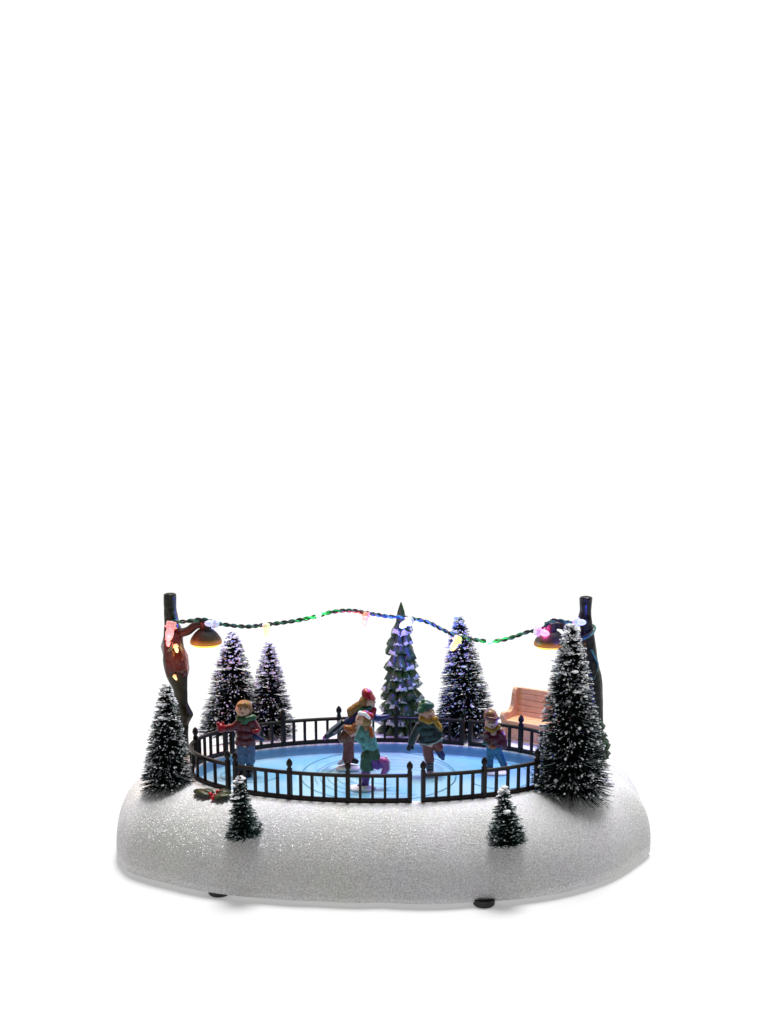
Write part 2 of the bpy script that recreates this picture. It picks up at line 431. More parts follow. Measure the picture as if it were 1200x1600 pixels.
# ---------------------------------------------------------------- bottle-brush trees
def brush_tree(bx, by, tx, ty, hw, label, nb, nsnow, seed, tiers=0, power=.72, bm='bristle', droop=.1, snow_top=.0, surfp=None, th=.0070, tipr=.0135, gap=0, skirt=0, frost=.2, group='snow-flocked bottle brush trees'):
    rnd = random.Random(seed)
    p0 = surfp if surfp else hit(bx, by)
    t = thing('bottle_brush_tree', p0, label, 'tree', group)
    p1 = aty(tx, ty, p0.y); ax = p1-p0; L = ax.length; u = ax.normalized()
    e1 = Vector((1, 0, 0)); e1 = (e1-u*e1.dot(u)).normalized(); e2 = u.cross(e1)
    Rr = hw/100*(p0-CAM).length/D
    m_ = MB()
    for ph in (0, PI):
        pa = []
        for i in range(90):
            q = i/89; a = ph+q*2*PI*16
            pa.append(p0+u*(L*q*.97-.03)+(e1*math.cos(a)+e2*math.sin(a))*.013)
        m_.tube(pa, .014, 5)
    m_.build('trunk', M['wire'], t)
    m_ = MB(); sn = MB(); made = 0
    tips = []
    rows = max(14, int(L/.068)); rt = [rnd.gauss(0, .035) for _ in range(rows+2)]
    while made < nb:
        q = .012+.985*rnd.random()**1.2
        a = rnd.random()*2*PI
        k_ = math.floor(q*rows); q = (k_+.5+(a/(2*PI)-.5)*.8+rnd.gauss(0, .15))/rows       # wound rows leave thin gaps
        if q < .008 or q > .995: continue
        rr = Rr*((1-q)**power)*.96+.04
        if tiers:
            ph = (q*tiers) % 1; rr *= (.60+.5*(1-ph)) if q > .3 else (.85+.2*(1-ph))
        if gap and rnd.random() < gap*(0.5+0.5*math.sin(3*a+q*14)): continue
        rr *= rnd.uniform(.84, 1.03) if rnd.random() > .05 else rnd.uniform(.6, 1.12)
        d = (e1*math.cos(a)+e2*math.sin(a))
        s0 = p0+u*(L*q); dz = rt[k_]+rnd.gauss(0, .05)-droop*(1-q)
        if q < .06: dz -= skirt*rnd.random()
        s1 = s0+(d+u*dz).normalized()*rr
        if s1.z < surf(s1.x, s1.y)+.008: s1.z = surf(s1.x, s1.y)+.008+.03*rnd.random()
        mid = (s0+s1)/2+u*rnd.uniform(-.008, .010)
        if rnd.random() < frost:
            cut = s0.lerp(s1, rnd.uniform(.62, .85))
            m_.tube([s0, cut], [th, th*.85], 3, caps=False); m_.cur = 1; m_.tube([cut, s1], [th*1.15, th*.7], 3, caps=False); m_.cur = 0
        else: m_.tube([s0, mid, s1], [th, th*.85, th*.5], 3, caps=False)
        tips.append((s0, s1, q, rr)); made += 1
    tag(m_.build('bristles', [M[bm], M['frost']], t), kind='stuff')
    cnt = 0
    for _ in range(nsnow*3):
        if cnt >= nsnow: break
        s0, s1, q, rr = rnd.choice(tips)
        if q < .75 and rnd.random() < .15: continue
        f = 1-abs(rnd.gauss(0, .22)); 
        if f < .25: continue
        c = s0.lerp(s1, f); r = tipr*rnd.uniform(.45, 1.25)
        if rnd.random() < .07: r *= 1.6
        d = (s1-s0).normalized()
        r *= 1.0
        Mx = d.to_track_quat('X', 'Z').to_matrix().to_4x4()
        sn.ball(c+Vector((0, 0, r*.3)), (r*rnd.uniform(.9, 1.5), r*.9, r*.8), 6, 4, Mx); cnt += 1
    if snow_top:
        for _ in range(int(50*snow_top)):
            s0, s1, q, rr = rnd.choice(tips)
            if q < .5+.2*rnd.random(): continue
            c = s0.lerp(s1, rnd.uniform(.5, 1)); r = rnd.uniform(.02, .036)
            sn.ball(c+Vector((0, 0, r*.4)), (r*1.7, r*1.5, r*.6), 8, 5)
    tag(sn.build('snow_tips', M['flock'], t), kind='stuff')
    return t
brush_tree(262, 1226, 260, 1068, 42, 'dark snow-tipped bottle brush tree at the left end, in front of the left post', 2200, 1000, 1, droop=.12, skirt=.3, snow_top=1.6, gap=.2)
brush_tree(364, 1158, 363, 987, 55, 'tall bottle brush tree behind the boy in the maroon coat', 2300, 1300, 2, droop=.05, snow_top=2, gap=.35, surfp=atz(364, 1146, H))
brush_tree(423, 1154, 420, 1003, 42, 'slimmer bottle brush tree to the right of the tall one at back left', 1600, 900, 3, droop=.05, snow_top=2.5, gap=.45, surfp=atz(423, 1148, H))
brush_tree(728, 1150, 717, 963, 53, 'tall bottle brush tree between the painted conifer and the bench', 2400, 1400, 4, droop=.05, snow_top=2.5, gap=.35, surfp=atz(729, 1147, H))
brush_tree(893, 1231, 892, 974, 67, 'largest bottle brush tree, in front of the right post and the bench', 3600, 1800, 5, droop=.06, skirt=.35, snow_top=4, gap=.5, th=.0072, tipr=.0155, power=.70)
g2 = 'small trees on the front slope'
brush_tree(381, 1312, 374, 1212, 29, 'small dark tree on the front slope beside the holly sprig', 1300, 220, 6, tiers=5, bm='bristle_g', droop=-.1, tipr=.011, snow_top=.8, power=.75, group=g2)
brush_tree(794, 1322, 786, 1230, 31, 'small green tree on the front slope below the right fence section', 1500, 420, 8, tiers=5, bm='bristle_g', droop=-.12, tipr=.011, snow_top=.8, power=.72, group=g2)

# ---------------------------------------------------------------- painted (moulded) conifers
def resin_tree(name, p0, top, hw, tiers, label, cat, seed, snow=1.0, hmin=.35, shape=None):
    rnd = random.Random(seed)
    t = thing(name, p0, label, cat)
    L = top
    m_ = MB(); m_.tube([p0+Vector((0, 0, -.02)), p0+Vector((0, 0, L*.85))], [.09, .02], 10); m_.build('trunk', M['barkmoss'], t)
    V = []; F = []; A = []
    nu, nv = 7, 9
    for k in range(tiers):
        q = k/(tiers-1)
        rr = shape(q)*hw if shape else hw*(1-q)**.42*(.93+.07*math.sin(k*2.3))+.05
        zc = p0.z+.14+(L-.14)*(q**.96)*.93
        npet = max(4, int(round(2*PI*rr/(.27))))
        step = L/tiers
        off = rnd.random()*PI
        for j in range(npet):
            a = off+2*PI*(j+.5*(k % 2))/npet+rnd.uniform(-.06, .06)
            sj = snow*rnd.choice((.5, .85, 1.1, 1.3)); rl = rr*rnd.uniform(.82, 1.10); hw_ = PI/npet*rnd.uniform(1.0, 1.35); dr = rnd.uniform(.8, 1.25); pz = rnd.uniform(-.28, .28)*step
            o = len(V)
            for iu in range(nu):
                fu = iu/(nu-1)
                for iv in range(nv):
                    fv = iv/(nv-1)*2-1
                    rad_ = rl*(.15+.85*fu)*(1-.26*fu*fv*fv) + (.012*math.cos(fv*9) if fu > .8 else 0)
                    aa = a+fv*hw_*(.65+.35*fu)
                    z = zc+pz+step*.75*(1-fu)**.8 - step*.62*dr*fu**2 - .05*fv*fv*fu + .010*math.sin(fv*12+k)*fu
                    V.append((p0.x+rad_*math.cos(aa), p0.y+rad_*math.sin(aa), z))
                    A.append(sj*max(0, fu-.70)*2.6*(1-.35*abs(fv))+rnd.uniform(-.06, .06))
            for iu in range(nu-1):
                for iv in range(nv-1):
                    b = o+iu*nv+iv; F.append((b, b+nv, b+nv+1, b+1))
            # underside folding back to the trunk
            o2 = len(V)
            for iv in range(nv):
                fv = iv/(nv-1)*2-1; x, y, z = V[o+(nu-1)*nv+iv]
                V.append((p0.x+(x-p0.x)*.45, p0.y+(y-p0.y)*.45, z+step*.05)); A.append(0)
            for iv in range(nv-1):
                b = o+(nu-1)*nv+iv; F.append((b, o2+iv, o2+iv+1, b+1))
    if not shape:                                          # pointed leader
        o = len(V); n = 8
        for i, (r_, z_) in enumerate(((.09, -.30), (.075, -.2), (.06, -.10), (.035, -.02), (.006, .06))):
            for j in range(n):
                a = 2*PI*j/n; V.append((p0.x+r_*math.cos(a)*(1+.2*(j % 2)), p0.y+r_*math.sin(a), p0.z+L+z_)); A.append(.05)
        for i in range(4):
            for j in range(n): F.append((o+i*n+j, o+i*n+(j+1) % n, o+(i+1)*n+(j+1) % n, o+(i+1)*n+j))
    me = bpy.data.meshes.new('crown'); me.from_pydata(V, [], F)
    at = me.attributes.new('paint', 'FLOAT', 'POINT'); at.data.foreach_set('value', A); me.update()
    link('crown', me, t, mat=M['resintree'])
    return t
pc = atz(626, 1143, H)
ptop = aty(625, 946, pc.y)
resin_tree('painted_conifer', pc, ptop.z-H, .405, 11, 'moulded green conifer with layered snow-edged branches at the centre back', 'tree', 11)
pb = atz(689, 1143, H)
resin_tree('low_bush', pb, .30, .26, 4, 'low dark green bush behind the back fence beside the painted conifer', 'bush', 12, snow=.5, shape=lambda q: math.sqrt(max(.05, 1-q*q*.9)))
pr = atz(921, 1186, H)
resin_tree('painted_shrub', pr, .88, .40, 7, 'moulded dark green shrub half hidden behind the largest tree', 'shrub', 13, snow=.25, shape=lambda q: .25+.75*(1-q)**.6)

# ---------------------------------------------------------------- posts with lamps
PY = .85
def smooth_path(p, n=8):
    out = []
    P_ = [Vector(p[0])]+[Vector(x) for x in p]+[Vector(p[-1])]
    for i in range(1, len(P_)-2):
        for k in range(n):
            t = k/n; a, b, c, d = P_[i-1:i+3]
            out.append(.5*((2*b)+(c-a)*t+(2*a-5*b+4*c-d)*t*t+(3*b-a-3*c+d)*t**3))
    out.append(P_[-2]); return out
def trunk_post(name, pxs, label, mt, seed):
    base_pt = aty(pxs[-1][0], pxs[-1][1], PY); base_pt.z = surf(base_pt.x, base_pt.y)
    t = thing('lamp_post', Vector((base_pt.x, base_pt.y, base_pt.z)), label, 'lamp post')
    path = [aty(x, y, PY) for x, y, r in pxs]; rr = [r/100*1.04 for _, _, r in pxs]
    path.append(Vector((path[-1].x, PY, base_pt.z-.03))); rr.append(rr[-1]*1.2)
    sp = smooth_path(path, 12); n = len(sp)
    m_ = MB(); NS = 16; vs = []
    rs = np.interp(np.arange(n), np.arange(len(rr))*12, rr)
    for i, p in enumerate(sp):
        for k in range(NS):
            a = 2*PI*k/NS
            w = 1+.16*noise.noise(Vector((math.cos(a)*1.5+seed, math.sin(a)*1.5, p.z*2.2)))+.09*noise.noise(Vector((math.cos(a)*5, math.sin(a)*5+seed, p.z*3)))
            vs.append((p.x+rs[i]*w*math.cos(a), p.y+rs[i]*w*math.sin(a), p.z))
    fs = [(i*NS+k, (i+1)*NS+k, (i+1)*NS+(k+1) % NS, i*NS+(k+1) % NS) for i in range(n-1) for k in range(NS)]
    c = sp[0]; b_ = len(vs)
    for k in range(NS):
        x, y, z = vs[k]; vs.append((c.x+(x-c.x)*.82, c.y+(y-c.y)*.82, z+.018))
    fs += [(k, (k+1) % NS, b_+(k+1) % NS, b_+k) for k in range(NS)]
    for k in range(NS):
        x, y, z = vs[k]; vs.append((c.x+(x-c.x)*.6, c.y+(y-c.y)*.6, z+.006))
    fs += [(b_+k, b_+(k+1) % NS, b_+NS+(k+1) % NS, b_+NS+k) for k in range(NS)]
    fs.append(tuple(b_+NS+k for k in range(NS)))
    m_.add(vs, fs); m_.build('post', mt, t)
    return t
def em(name, col, es, base=None, rough=.25): return mat(name, base or col, rough, .02, emis=col, es=es)
M['warmlens'] = em('warm_lamp_lens', (1.0, .42, .06), 2.6)
def lamp(t, cx, cy_rim, hwid, px_arm, power=7):
    c = aty(cx, cy_rim-2, PY-.05)
    m_ = MB(); s = hwid/100*1.1
    pr = [(s*.40, .36), (s*.40, .345), (s*.36, .30), (s*.36, .235), (s*.50, .215), (s*.72, .16), (s*.92, .09), (s*1.0, .035), (s*.98, .0), (s*.9, .004), (s*.85, .03), (s*.62, .13), (s*.3, .19)]
    pr = [(.001, .362)]+pr
    m_.lathe(c, pr, 32); sh = m_.build('lamp_shade', M['shade'], t)
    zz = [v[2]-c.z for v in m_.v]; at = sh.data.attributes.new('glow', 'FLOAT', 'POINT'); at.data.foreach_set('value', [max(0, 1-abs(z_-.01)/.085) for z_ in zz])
    m_ = MB(); m_.lathe(c, [(.001, -.062), (s*.5, -.056), (s*.8, -.036), (s*.9, -.004), (s*.6, .02), (.001, .02)], 28); m_.build('lamp_lens', M['warmlens'], sh)
    m_ = MB(); pth = smooth_path([aty(x, y, PY-.03) for x, y in px_arm], 6)
    m_.tube(pth, [.075-.02*i/len(pth) for i in range(len(pth))], 10); m_.build('arm', M['shade'], t)
    l = bpy.data.lights.new('lamp_light', 'POINT'); l.energy = power; l.color = (1, .58, .26); l.shadow_soft_size = .1
    lo = bpy.data.objects.new('lamp_light', l); COL.objects.link(lo); lo.parent = t; lo.location = c+Vector((0, 0, -.14))-t.location
lp = trunk_post('left', [(266, 929, 9), (266, 950, 9), (268, 975, 11), (270, 1000, 14), (272, 1030, 17), (276, 1055, 16), (282, 1078, 11), (284, 1098, 10), (289, 1116, 13), (286, 1132, 9), (285, 1160, 10)],
    'gnarled black lamp post at the left with red lit plastic wrapped round it', M['barkmoss'], 1)
lamp(lp, 322, 1007, 23, [(276, 990), (293, 986), (306, 977), (322, 975)], 11)
rp_ = trunk_post('right', [(916, 934, 9), (915, 955, 9), (914, 968, 11), (917, 985, 10), (920, 1010, 10), (924, 1040, 11), (929, 1060, 10), (930, 1085, 11), (930, 1160, 12)],
    'black lamp post at the right with green wire looped round it', M['bark'], 5)
lamp(rp_, 860, 1010, 24, [(914, 1000), (896, 988), (880, 978), (861, 977)])
# crumpled clear film on the left post, red light painted into its colour
fm = bpy.data.meshes.new('film'); V = []; F = []; rnd = random.Random(3)
c0 = [(270, 978, 15), (270, 992, 17), (270, 1010, 18), (275, 1026, 20), (277, 1042, 22), (276, 1052, 19), (278, 1064, 13)]
for i, (x, y, r) in enumerate(c0):
    p = aty(x, y, PY)
    for k in range(8):
        a = 2*PI*k/8; w = rnd.uniform(.88, 1.18); V.append((p.x+r/109*w*math.cos(a), p.y+r/109*w*math.sin(a), p.z+rnd.uniform(-.03, .03)))
for i in range(len(c0)-1):
    for k in range(8):
        a, b, c, d = i*8+k, i*8+(k+1) % 8, (i+1)*8+(k+1) % 8, (i+1)*8+k
        F += [(a, d, c), (a, c, b)]
fm.from_pydata(V, [], F)
fo = link('plastic_film', fm, lp, mat=M['film'], smooth=False)
sm_ = fo.modifiers.new('s', 'SOLIDIFY'); sm_.thickness = .006

# ---------------------------------------------------------------- string lights
sl = thing('string_lights', aty(270, 976, PY), 'green twisted cord with coloured bulbs strung between the two posts', 'string lights')
SY = PY-.20
def sy(px): return SY+.85*math.exp(-((px-640)/95)**2)+.25*math.exp(-((px-360)/50)**2)
pxc = [(268, 972), (290, 971), (318, 968), (345, 975), (385, 979), (415, 976), (455, 971), (490, 964), (520, 956), (548, 954), (575, 958), (605, 963), (640, 966), (668, 972), (690, 983), (712, 993), (745, 1000), (772, 1002), (800, 996), (826, 987), (845, 984), (862, 970), (885, 972), (900, 976)]
cpath = smooth_path([aty(x, y, sy(x)) for x, y in pxc], 24)
# arc length resample
dd = [0]
for a, b in zip(cpath, cpath[1:]): dd.append(dd[-1]+(b-a).length)
N_ = 900; ts = np.linspace(0, dd[-1], N_)
cp = [Vector((np.interp(t, dd, [p.x for p in cpath]), np.interp(t, dd, [p.y for p in cpath]), np.interp(t, dd, [p.z for p in cpath]))) for t in ts]
for ph, mt, nm in ((0, 'green_cord', 'cord'), (PI, 'black_cord', 'cord')):
    pa = []
    for i, p in enumerate(cp):
        a = ph+ts[i]*2*PI/.24; pa.append(p+Vector((0, math.cos(a)*.018, math.sin(a)*.018)))
    m_ = MB(); m_.tube(pa, .018, 6); m_.build(nm, M[mt], sl)
def wire(pts_, mt, r=.017, name='cord'):
    m_ = MB(); m_.tube(smooth_path(pts_, 10), r, 6); return m_.build(name, M[mt], sl)
wire([aty(905, 978, SY), aty(893, 972, SY-.02), aty(884, 976, SY), aty(880, 985, SY+.1)], 'green_cord')
wire([aty(903, 1002, PY-.16), aty(915, 997, PY-.2), aty(926, 990, PY-.15), aty(930, 981, PY), aty(925, 977, PY+.12), aty(910, 983, PY+.14)], 'green_cord')
wire([aty(903, 999, PY-.15), aty(914, 994, PY-.2), aty(924, 988, PY-.14), aty(927, 980, PY)], 'black_cord', .014)
wire([aty(924, 1015, PY-.12), aty(929, 1025, PY-.12), aty(934, 1038, PY-.08), aty(932, 1050, PY-.08), aty(927, 1062, PY-.1)], 'green_cord')
wire([aty(925, 1020, PY+.05), aty(932, 1030, PY), aty(933, 1045, PY), aty(929, 1060, PY)], 'black_cord')
BC = dict(red=(1, .03, .04), pink=(1, .12, .20), blue=(.06, .10, 1), amber=(1, .50, .06), green=(.08, 1, .14), yellow=(1, .62, .10), magenta=(1, .08, .45))
BASEC = dict(red=(.95, .35, .35), pink=(.95, .55, .58), blue=(.6, .62, .95), amber=(.95, .7, .4), green=(.5, .95, .6), yellow=(.95, .85, .6), magenta=(.95, .5, .75))
for k_ in BC:
    m, nt, b = nodes('bulb_'+k_); N = nt.nodes.new; L = nt.links.new
    lw = N('ShaderNodeLayerWeight'); lw.inputs['Blend'].default_value = .45
    rp = N('ShaderNodeValToRGB'); e = rp.color_ramp.elements
    core = [min(1, .35+.75*x) for x in BC[k_]]
    e[0].position = .05; e[0].color = (*core, 1); e[1].position = .8; e[1].color = (*[.75*x+.12 for x in BASEC[k_]], 1)
    L(lw.outputs['Facing'], rp.inputs['Fac']); L(rp.outputs['Color'], b.inputs['Emission Color'])
    b.inputs['Emission Strength'].default_value = 1.15; b.inputs['Base Color'].default_value = (*[x*.5 for x in BASEC[k_]], 1); b.inputs['Roughness'].default_value = .15
    M['b_'+k_] = m
    M['s_'+k_] = mat('bulb_collar_'+k_, BASEC[k_], .2, .05, emis=BASEC[k_], es=.35)
def bulb(px, py, col, direction, size=1.0, energy=8, y=None, light=True, ly=-.10):
    y = sy(px)-.03 if y is None else y
    p = aty(px, py, y); d = Vector(direction).normalized()
    Mx = d.to_track_quat('Z', 'Y').to_matrix().to_4x4()
    s = size
    col_m = MB(); col_m.lathe((0, 0, 0), [(.001, -.02*s), (.055*s, -.02*s), (.062*s, 0), (.055*s, .03*s), (.075*s, .035*s), (.075*s, .05*s), (.045*s, .06*s), (.045*s, .085*s), (.001, .085*s)], 14)
    bm_ = MB(); bm_.lathe((0, 0, 0), [(.001, .07*s), (.040*s, .08*s), (.050*s, .11*s), (.046*s, .15*s), (.033*s, .185*s), (.014*s, .205*s), (.001, .21*s)], 14)
    for q in (col_m, bm_): q.v = [tuple(Mx @ Vector(v) + p) for v in q.v]
    so = col_m.build('bulb_socket', M['s_'+col], sl)
    bo = bm_.build('bulb', M['b_'+col], so)
    if light:
        l = bpy.data.lights.new('bulb_light', 'POINT'); l.energy = energy; l.color = BC[col]; l.shadow_soft_size = .07
        lo = bpy.data.objects.new('bulb_light', l); COL.objects.link(lo); lo.parent = sl; lo.location = p+d*.13*s+Vector((0, ly, -.02))-sl.location
        bo.visible_shadow = True
bulb(268, 974, 'red', (-.2, -.3, -1), 1.35, 14, y=PY-.30)
bulb(338, 974, 'blue', (-.6, -.5, .1), 1.05, 32, ly=.25)
bulb(416, 976, 'yellow', (.0, -.1, -1), 1.0, 1.5)
bulb(497, 963, 'green', (.1, .1, 1), .8, 30)
bulb(572, 958, 'red', (-.15, -.2, -1), 1.0, 34)
bulb(641, 969, 'blue', (-.7, -.6, -.35), 1.15, 95)
bulb(716, 997, 'amber', (-.5, -.4, -.8), 1.15, 3)
bulb(766, 1003, 'green', (-.2, -.3, .6), .8, 16)
bulb(838, 986, 'magenta', (.8, -.5, -.1), 1.1, 9, ly=.12)
bulb(899, 972, 'blue', (.6, -.6, .1), 1.0, 22, ly=-.35)
bulb(874, 1104, 'blue', (-.4, -.3, -1), .9, 36, y=PY-.2, ly=-.12)  # unseen extra bulb, added to throw blue on the right fence and child
wire([aty(925, 1058, PY-.1), aty(905, 1075, PY-.14), aty(886, 1090, PY-.18), aty(875, 1103, PY-.2)], 'green_cord')  # made-up wire leading to the added bulb
bulb(263, 996, 'red', (.0, -.4, -1), .7, 7, y=PY-.25)
bulb(274, 1008, 'amber', (.3, -.4, -1), .6, 3, y=PY-.28)
bulb(272, 1056, 'amber', (.4, -.4, -.5), .42, 2, y=PY-.28)
wire([aty(262, 1000, PY-.26), aty(270, 1006, PY-.28), aty(262, 1018, PY-.24), aty(272, 1013, PY-.28), aty(277, 1020, PY-.26)], 'green_cord', .008)
# coloured lights that fall on the rink's right end
# ---------------------------------------------------------------- bench
bl = atz(826, 1147, H); bl = Vector((2.13, 1.93, H))
bn = thing('park_bench', bl, 'tan wooden bench with scrolled ends behind the rink at the right', 'bench', rz=R(-33))
def bbuild(m_, name):
    me = m_.mesh(name); o = link(name, me, bn, world=False, mat=M['bench'], smooth=False)
    bv = o.modifiers.new('b', 'BEVEL'); bv.width = .012; bv.segments = 2; bv.limit_method = 'ANGLE'; return o
LB = 1.3
side = [(.02, 0), (.10, 0), (.13, .40), (.16, .66), (.155, .74), (.12, .80), (.06, .815), (.02, .79), (-.015, .72), (-.03, .60), (-.06, .52), (-.13, .455), (-.24, .45), (-.31, .475), (-.37, .47), (-.405, .42), (-.40, .36), (-.36, .32), (-.35, .2), (-.37, 0), (-.29, 0), (-.25, .14), (-.08, .16)]
for x0 in (-.0, LB-.08):
    m_ = MB(); n = len(side)
    vs = [(x0, y, z) for y, z in side]+[(x0+.08, y, z) for y, z in side]
    m_.add(vs, [tuple(range(n)), tuple(range(2*n-1, n-1, -1))]+[(i, n+i, n+(i+1) % n, (i+1) % n) for i in range(n)])
    bbuild(m_, 'side_panel')
for i in range(5):
    z0 = .33+.095*i; yb_ = .02+.02*i
    m_ = MB(); m_.add([(.075, yb_, z0), (LB-.075, yb_, z0), (LB-.075, yb_+.018, z0+.088), (.075, yb_+.018, z0+.088),
                       (.075, yb_+.05, z0), (LB-.075, yb_+.05, z0), (LB-.075, yb_+.068, z0+.088), (.075, yb_+.068, z0+.088)],
                      [(0,1,2,3),(7,6,5,4),(0,4,5,1),(3,2,6,7),(0,3,7,4),(1,5,6,2)]); bbuild(m_, 'back_slat')
for i in range(3):
    m_ = MB(); m_.box((.075, -.36+.135*i, .30), (LB-.075, -.235+.135*i, .345)); bbuild(m_, 'seat_slat')
m_ = MB(); m_.box((.075, -.31, .02), (LB-.075, -.27, .298)); bbuild(m_, 'apron')

# ---------------------------------------------------------------- holly sprig
hp = hit(336, 1247)
ho = thing('holly_sprig', hp, 'holly leaves with red berries lying on the snow beside the small left tree', 'holly sprig')
def leaf(x0, y0, x1, y1, w):
    a = hit(x0, y0)+Vector((0, 0, .02)); b = hit(x1, y1)+Vector((0, 0, .02)); d = b-a; s_ = Vector((-d.y, d.x, 0)).normalized()*w
    m_ = MB(); vs = []; n = 9
    for i in range(n):
        f = i/(n-1); ww = math.sin(PI*min(1, f*.94+.03))**.6*(1+.22*(-1)**i)
        c = a+d*f+Vector((0, 0, .03*math.sin(PI*f)))
        vs += [c-s_*ww+Vector((0, 0, .002)), c-s_*ww*.5+Vector((0, 0, .03)), c+Vector((0, 0, .02)), c+s_*ww*.5+Vector((0, 0, .035)), c+s_*ww+Vector((0, 0, .004))]
    m_.add(vs, [(i*5+k, i*5+k+1, i*5+6+k, i*5+5+k) for i in range(n-1) for k in range(4)])
    o = m_.build('leaf', M['leaf'], ho); md = o.modifiers.new('s', 'SOLIDIFY'); md.thickness = .015
leaf(305, 1240, 329, 1248, .09); leaf(334, 1251, 362, 1247, .10); leaf(340, 1243, 360, 1243, .07); leaf(316, 1241, 334, 1244, .06)
for x, y, r in ((329, 1246, .040), (333, 1251, .036), (341, 1242, .040), (337, 1247, .03)):
    p = hit(x, y); m_ = MB(); m_.ball(p+Vector((0, -.01, .045)), r, 14, 10); m_.build('berry', M['berry'], ho)

# ---------------------------------------------------------------- skaters
class Fig:
    def __init__(s, bx, by, label):
        s.p = atz(bx, by, IZ); s.y = s.p.y; s.t = thing('person', s.p, label, 'figurine')
        s.k = (s.p-CAM).length/D/100
    def at(s, x, y, dy=0): return aty(x, y, s.y+dy)
    def make(s, name, prims, m_, parent=None, vox=.011, sm=3):
        mb = MB(); k = s.k
        for q in prims:
            if len(q) == 6: # capsule: x0,y0,r0,x1,y1,r1
                mb.cap(s.at(q[0], q[1]), q[2]*k, s.at(q[3], q[4]), q[5]*k)
            elif len(q) == 8: # with dy's
                mb.cap(s.at(q[0], q[1], q[2]*k), q[3]*k, s.at(q[4], q[5], q[6]*k), q[7]*k)
            elif len(q) == 5: # ellipsoid: x,y,rx,ry,rz
                mb.ball(s.at(q[0], q[1]), (q[2]*k, q[3]*k, q[4]*k), 16, 10)
            elif len(q) == 7: # ellipsoid x,y,dy,rx,ry,rz,rot(deg about view axis)
                mb.ball(s.at(q[0], q[1], q[2]*k), (q[3]*k, q[4]*k, q[5]*k), 16, 10, Matrix.Rotation(R(q[6]), 4, 'Y'))
        return blob(name, mb, P[m_], parent or s.t, vox, sm)
    def dot(s, name, x, y, dy, r, m_, parent, rz=None):
        m = MB(); m.ball(s.at(x, y, dy*s.k), (r*s.k, r*.6*s.k, (rz or r)*s.k), 10, 6); return m.build(name, P[m_], parent)
    def stand(s, cx, cy, rx, ry=None):
        c = atz(cx, cy, IZ); k = s.k; m = MB(); vs = []
        n = 28; pr = [(1.0, 0), (1.0, .012), (.93, .03), (.7, .042), (.4, .05), (0.01, .052)]
        for r, z in pr:
            for i in range(n):
                a = 2*PI*i/n; w = 1+.06*math.sin(3*a+cx)+.03*math.sin(5*a)
                vs.append((c.x+rx*k*r*w*math.cos(a), c.y+(ry or rx)*k*r*w*math.sin(a), IZ+.004+z))
        m.add(vs, [(j*n+i, j*n+(i+1) % n, (j+1)*n+(i+1) % n, (j+1)*n+i) for j in range(len(pr)-1) for i in range(n)])
        m.build('stand', P['white'], s.t)
# --- boy in the maroon coat, left
f = Fig(381, 1211, 'boy figurine in maroon coat and green scarf, one red mitten held out to his side')
body = f.make('body', [(380, 1109, 0, 11, 10.5, 13, 0), (379.3, 1109.5, -10.5, 2, 2.4, 2.2, 0), (376.5, 1114, -5, 5, 6, 5, 0), (391.5, 1109, 0, 2, 2, 3, 0), (369, 1109, 0, 2, 2, 3, 0), (380.5, 1118, 5, 382, 1126, 6), (382, 1126, 9, 383, 1160, 9), (382, 1130, 6, 368, 1134, 5), (368, 1134, 5, 350, 1138, 4),
    (392, 1128, 6, 401, 1140, 5), (377, 1162, 6, 376, 1205, 4), (390, 1162, 6, 390, 1205, 4)], 'skin')
for x in (376.0, 383.2): f.dot('eye', x, 1108, -10.6, 1.25, 'eye', body, 1.0)
f.dot('mouth', 379.4, 1114.6, -11, 2, 'lip', body, .8)
f.make('hair', [(381.5, 1103, 2.5, 12.2, 11.5, 9.5, 0), (390, 1108, 3, 4.5, 7, 8, 0), (371, 1107, 4, 3, 6, 7, 0), (377, 1100.5, -6, 8, 5, 3.2, -12), (383, 1108, 6, 10, 7, 11, 0)], 'hair_o', body)
f.make('scarf', [(374, 1122, -4, 5, 384, 1124, -8, 5), (384, 1124, -8, 5, 396, 1121, -2, 5), (396, 1121, -2, 5, 392, 1120, 6, 5), (373, 1121, -2, 5, 380, 1120, 7, 5), (382, 1128, -9, 6, 3, 5, 0)], 'green')
f.make('coat', [(375, 1129, 8, 393, 1129, 8), (384, 1135, 0, 14, 10, 12, 0), (383, 1147, 0, 14, 11, 12, 0), (379, 1156, 11, 388, 1157, 11), (374, 1160, 7, 394, 1162, 6), (374, 1130, 7, 366, 1136, 6.5), (366, 1136, 6.5, 355, 1138, 5.5),
    (395, 1129, 7, 402, 1140, 6.5)], 'maroon')
f.make('mitten', [(354, 1138, 4.5, 347, 1138, 6.2), (346, 1138, -1, 7, 6, 7, 0), (344, 1136, 4.5, 341, 1131, 3.5), (348, 1133, 2.5, 349, 1129, 2.2)], 'red')
f.make('mitten', [(402, 1142, -4, 4.5, 400, 1143, -6, 4.5), (397, 1143, -7, 3, 394, 1141, -8, 2.5)], 'red')
f.make('coat_flap', [(396, 1150, 5, 404, 1153, 4), (404, 1153, 4, 411, 1156, 2.5)], 'navy')
f.make('trousers', [(377, 1166, 8, 377, 1178, 9), (377, 1178, 9, 377, 1188, 8.5), (390, 1166, 8, 391, 1178, 9), (391, 1178, 9, 391, 1188, 8.5)], 'denim')
for x in (376.5, 390.5): f.make('boot', [(x, 1190, 6.5, x, 1206, 6), (x, 1209, 0, 5.5, x-1.5, 1211, -9, 4.5)], 'black')
